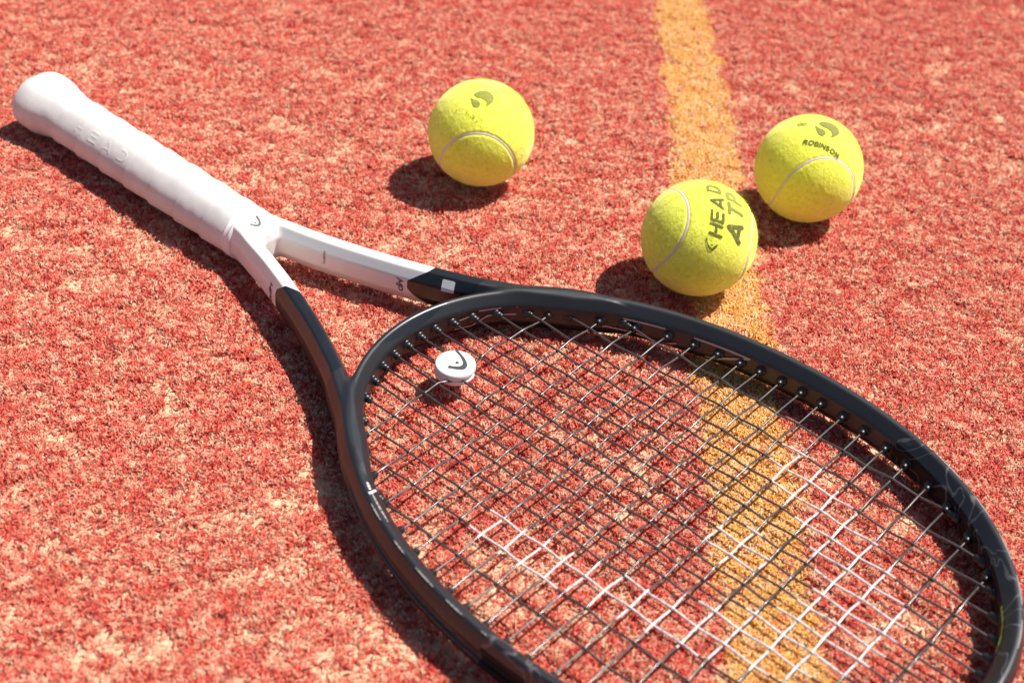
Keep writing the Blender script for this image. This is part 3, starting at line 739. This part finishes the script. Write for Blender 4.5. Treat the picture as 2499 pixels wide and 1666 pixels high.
def wall_line(name, pts, w0, material=PALE):
    P = np.array(pts, float); n = 26; t = np.linspace(0, len(P) - 1, n * (len(P) - 1) + 1)
    dg = np.interp(t, np.arange(len(P)), P[:, 0]); zz = np.interp(t, np.arange(len(P)), P[:, 1])
    tx = np.gradient(dg) * 2.6; tz = np.gradient(zz); L = np.hypot(tx, tz) + 1e-9; ox = -tz / L * w0 / 2 / 2.6; oz = tx / L * w0 / 2
    A = inner_pt(dg + ox, zz + oz); B = inner_pt(dg - ox, zz - oz); V = np.concatenate([A, B]); k = len(dg); i = np.arange(k - 1)
    return fast_mesh(name, V * MM, np.stack([i, i + 1, k + i + 1, k + i], -1), material, racket)
for L_, w0 in (([(289.8, 4.2), (295.5, 4.2)], .9), ([(299.4, 4.2), (306.0, 4.2), (303.6, 1.6)], 1.1), ([(310.1, 4.1), (318.0, 4.1)], 1.1), ([(284.5, .6), (289, 2.2)], .8),
               ([(283.4, -4.6), (288.0, -5.2), (292.4, .1), (302.2, -.9)], .9), ([(304.4, -5.0), (307.3, -1.7), (313.6, -2.8)], .9),
               ([(316.4, -6.5), (319.5, -3.3), (324, -3.7)], .9), ([(323, 4.1), (331.5, 4.2)], 1.1), ([(326, -3.8), (331.2, -6.6), (334, -3.2)], .9), ([(337.2, 4.2), (348.0, 4.4), (342.2, -3.6), (339.6, -6.0)], 1.2)):
    wall_line('pale_stripe', L_, w0)
wall_line('yellow_stripe', [(65, 6.4), (69, 6.8), (74, 6.8), (78, 6.3)], .6, mat('yellow_streak', (.17, .18, .012), .35, .4))  # thin yellow-green streak on the inner wall near the tip
def crest_line(name, pts, u_z, w0, material):
    """thin printed or worn line running along the top of the hoop: pts = measured (x, y)"""
    P = np.array(pts, float); t = np.linspace(0, len(P) - 1, 20 * (len(P) - 1) + 1)
    X = np.interp(t, np.arange(len(P)), P[:, 0]); Y = np.interp(t, np.arange(len(P)), P[:, 1])
    i = ((X[:, None] - CO[None, :, 0]) ** 2 + (Y[:, None] - CO[None, :, 1]) ** 2).argmin(1)
    u0, z0 = u_z; c = CO[i] + CN[i] * u0
    tap = np.sin(np.linspace(.25, math.pi - .25, len(t))) ** .5
    A = c + CN[i] * (w0 / 2 * tap)[:, None]; B = c - CN[i] * (w0 / 2 * tap)[:, None]
    V = np.concatenate([np.column_stack([-A[:, 0], A[:, 1], np.full(len(A), z0)]), np.column_stack([-B[:, 0], B[:, 1], np.full(len(B), z0)])])
    k = len(t); j = np.arange(k - 1); return fast_mesh(name, V * MM, np.stack([j, j + 1, k + j + 1, k + j], -1), material, racket)
crest_line('white_stripe', [(-100.1, 38.3), (-104.9, 48.9), (-108.1, 57.3)], (-4.3, 11.5), .7, PALE)
crest_line('white_stripe', [(-98.0, 33.0), (-99.0, 37.5)], (-4.3, 11.52), 1.2, WHT)
decal('white_tick', poly_shape([[(-1.7, -.9), (1.9, .1), (1.5, 1.3), (-2.1, .5)]]), top_map(-101.2, 38.2, 11.58), WHT, racket, .25)
for pts in ([(-106.2, 43.6), (-110.2, 53.7)], [(-115.6, 66.0), (-118.0, 75.2)], [(-120.6, 84), (-124.0, 97)], [(-125.4, 106), (-127, 117)], [(-127.2, 128), (-127.2, 132)], [(-122.3, 190), (-119, 206)], [(117, 214), (109, 231)], [(103, 240), (95, 254)], [(89, 261), (77, 273)], [(70, 278.4), (54, 287.5)], [(46, 290.5), (30, 297)]):
    crest_line('worn_mark', pts, (-1.7, 11.47), .75, WORN)

# writing that runs round the section of the shafts
SP = [(-2.2, 11.3), (-3.2, 10.9), (-6.1, 5.4), (-6.4, 4.4), (-6.4, -4.4), (-6.1, -5.4), (-3.2, -10.9)]
sp = np.array(SP); sl = np.concatenate([[0], np.cumsum(np.hypot(*np.diff(sp, axis=0).T))])
def shaft_map(side, outward, yc, z_top):
    """a: down round the section starting at height z_top, b: along the shaft toward the tip"""
    s0 = np.interp(-z_top, -sp[:, 1], sl)
    def f(a_, b_):
        s_ = s0 + a_; un = np.interp(s_, sl, sp[:, 0]); z = np.interp(s_, sl, sp[:, 1]); sg = 1 if outward else -1
        ii = np.interp(yc + b_, SHD[:, 1], np.arange(len(SHD))); i0 = np.clip(ii.astype(int), 0, len(SHD) - 2); fr = ii - i0
        c = SHD[i0] * (1 - fr)[:, None] + SHD[i0 + 1] * fr[:, None]; T = SHD[i0 + 1] - SHD[i0]; T /= np.linalg.norm(T, axis=1)[:, None]
        Nn = np.stack([T[:, 1], -T[:, 0]], 1)     # outward (+x side)
        q_ = c + Nn * (sg * (-un + .16))[:, None]
        return np.stack([-side * q_[:, 0], q_[:, 1], z + .05], 1)
    return f
def txt(name, s_, h, gap, th, side, outward, yc, zt, flip=1, slant=0., material=INKD, cell=.2):
    L, W = text_lines(s_, h, gap, slant); L = [[(x + W / 2, y * flip) for x, y in k] for k in L]
    f, b = strokes_shape(L, th); return decal(name, (f, b), shaft_map(side, outward, yc, zt), material, racket, cell)
txt('lettering', 'HEAD', 2.4, .9, .62, -1, True, -115.3, 6.5, 1, .15)
txt('lettering', 'MP', 3.3, 1.0, .55, 1, False, -77.6, 4.2, 1, .35)
txt('lettering', 'AUXETIC', 1.05, .45, .26, 1, False, -121.5, 6.6, 1, 0., INKG, .14)
# blank white sticker on the black shaft
def rrect(w_, h_, r_): return poly_shape([arc(w_ / 2 - r_, h_ / 2 - r_, r_, r_, 0, 90, 5) + arc(-w_ / 2 + r_, h_ / 2 - r_, r_, r_, 90, 180, 5) + arc(-w_ / 2 + r_, -h_ / 2 + r_, r_, r_, 180, 270, 5) + arc(w_ / 2 - r_, -h_ / 2 + r_, r_, r_, 270, 360, 5)])
f_, b_ = rrect(7.0, 6.6, .8)
decal('sticker', (f_, b_), (lambda mp: (lambda a_, b__: mp(a_ + 3.3, b__)))(shaft_map(1, False, -52.0, 9.6)), WHT, racket, .22)

# ------------------------------------------------------------------ dampener, held between the two middle strings
damp = bpy.data.objects.new('string_dampener', None); COL.objects.link(damp)
dm = mw.copy(); dm.translation = mw @ (Vector((-DC[0], DC[1], -4.4)) * MM); damp.matrix_world = dm
tag(damp, 'round white rubber dampener with a dark wedge emblem, clipped between the middle strings', 'vibration dampener')
DM = mat('white_silicone', (.82, .80, .79), .42, .4, sss=.15)
def lathe(name, prof, material, parent, n=64):
    a = np.arange(n) / n * 2 * np.pi; V = np.array([(r * math.cos(t), r * math.sin(t), z) for r, z in prof for t in a])
    idx = np.arange(len(prof) * n).reshape(len(prof), n); nx_ = np.roll(idx, -1, 1)
    q_ = np.stack([idx[:-1], nx_[:-1], nx_[1:], idx[1:]], -1).reshape(-1, 4); return fast_mesh(name, V * MM, q_, material, parent)
lathe('top_disc', [(4.2, 4.75), (10.0, 4.75), (10.5, 4.95), (10.75, 5.6), (10.75, 7.3), (10.45, 8.2), (9.9, 8.6), (9.0, 8.8), (5, 8.9), (0.05, 8.9)], DM, damp)
lathe('bottom_disc', [(.05, .9), (8.8, .9), (9.9, 1.2), (10.5, 1.9), (10.65, 3.2), (10.4, 3.9), (9.9, 4.1), (4.2, 4.1)], DM, damp)
lathe('core', [(4.25, 2.9), (4.25, 5.9)], DM, damp, 32)
polys = brand_u(7.0); 
o = decal('emblem', poly_shape(polys), lambda a_, b_: np.stack([-a_, b_, np.full(a_.shape, 8.97)], 1), INKE, damp, .2)
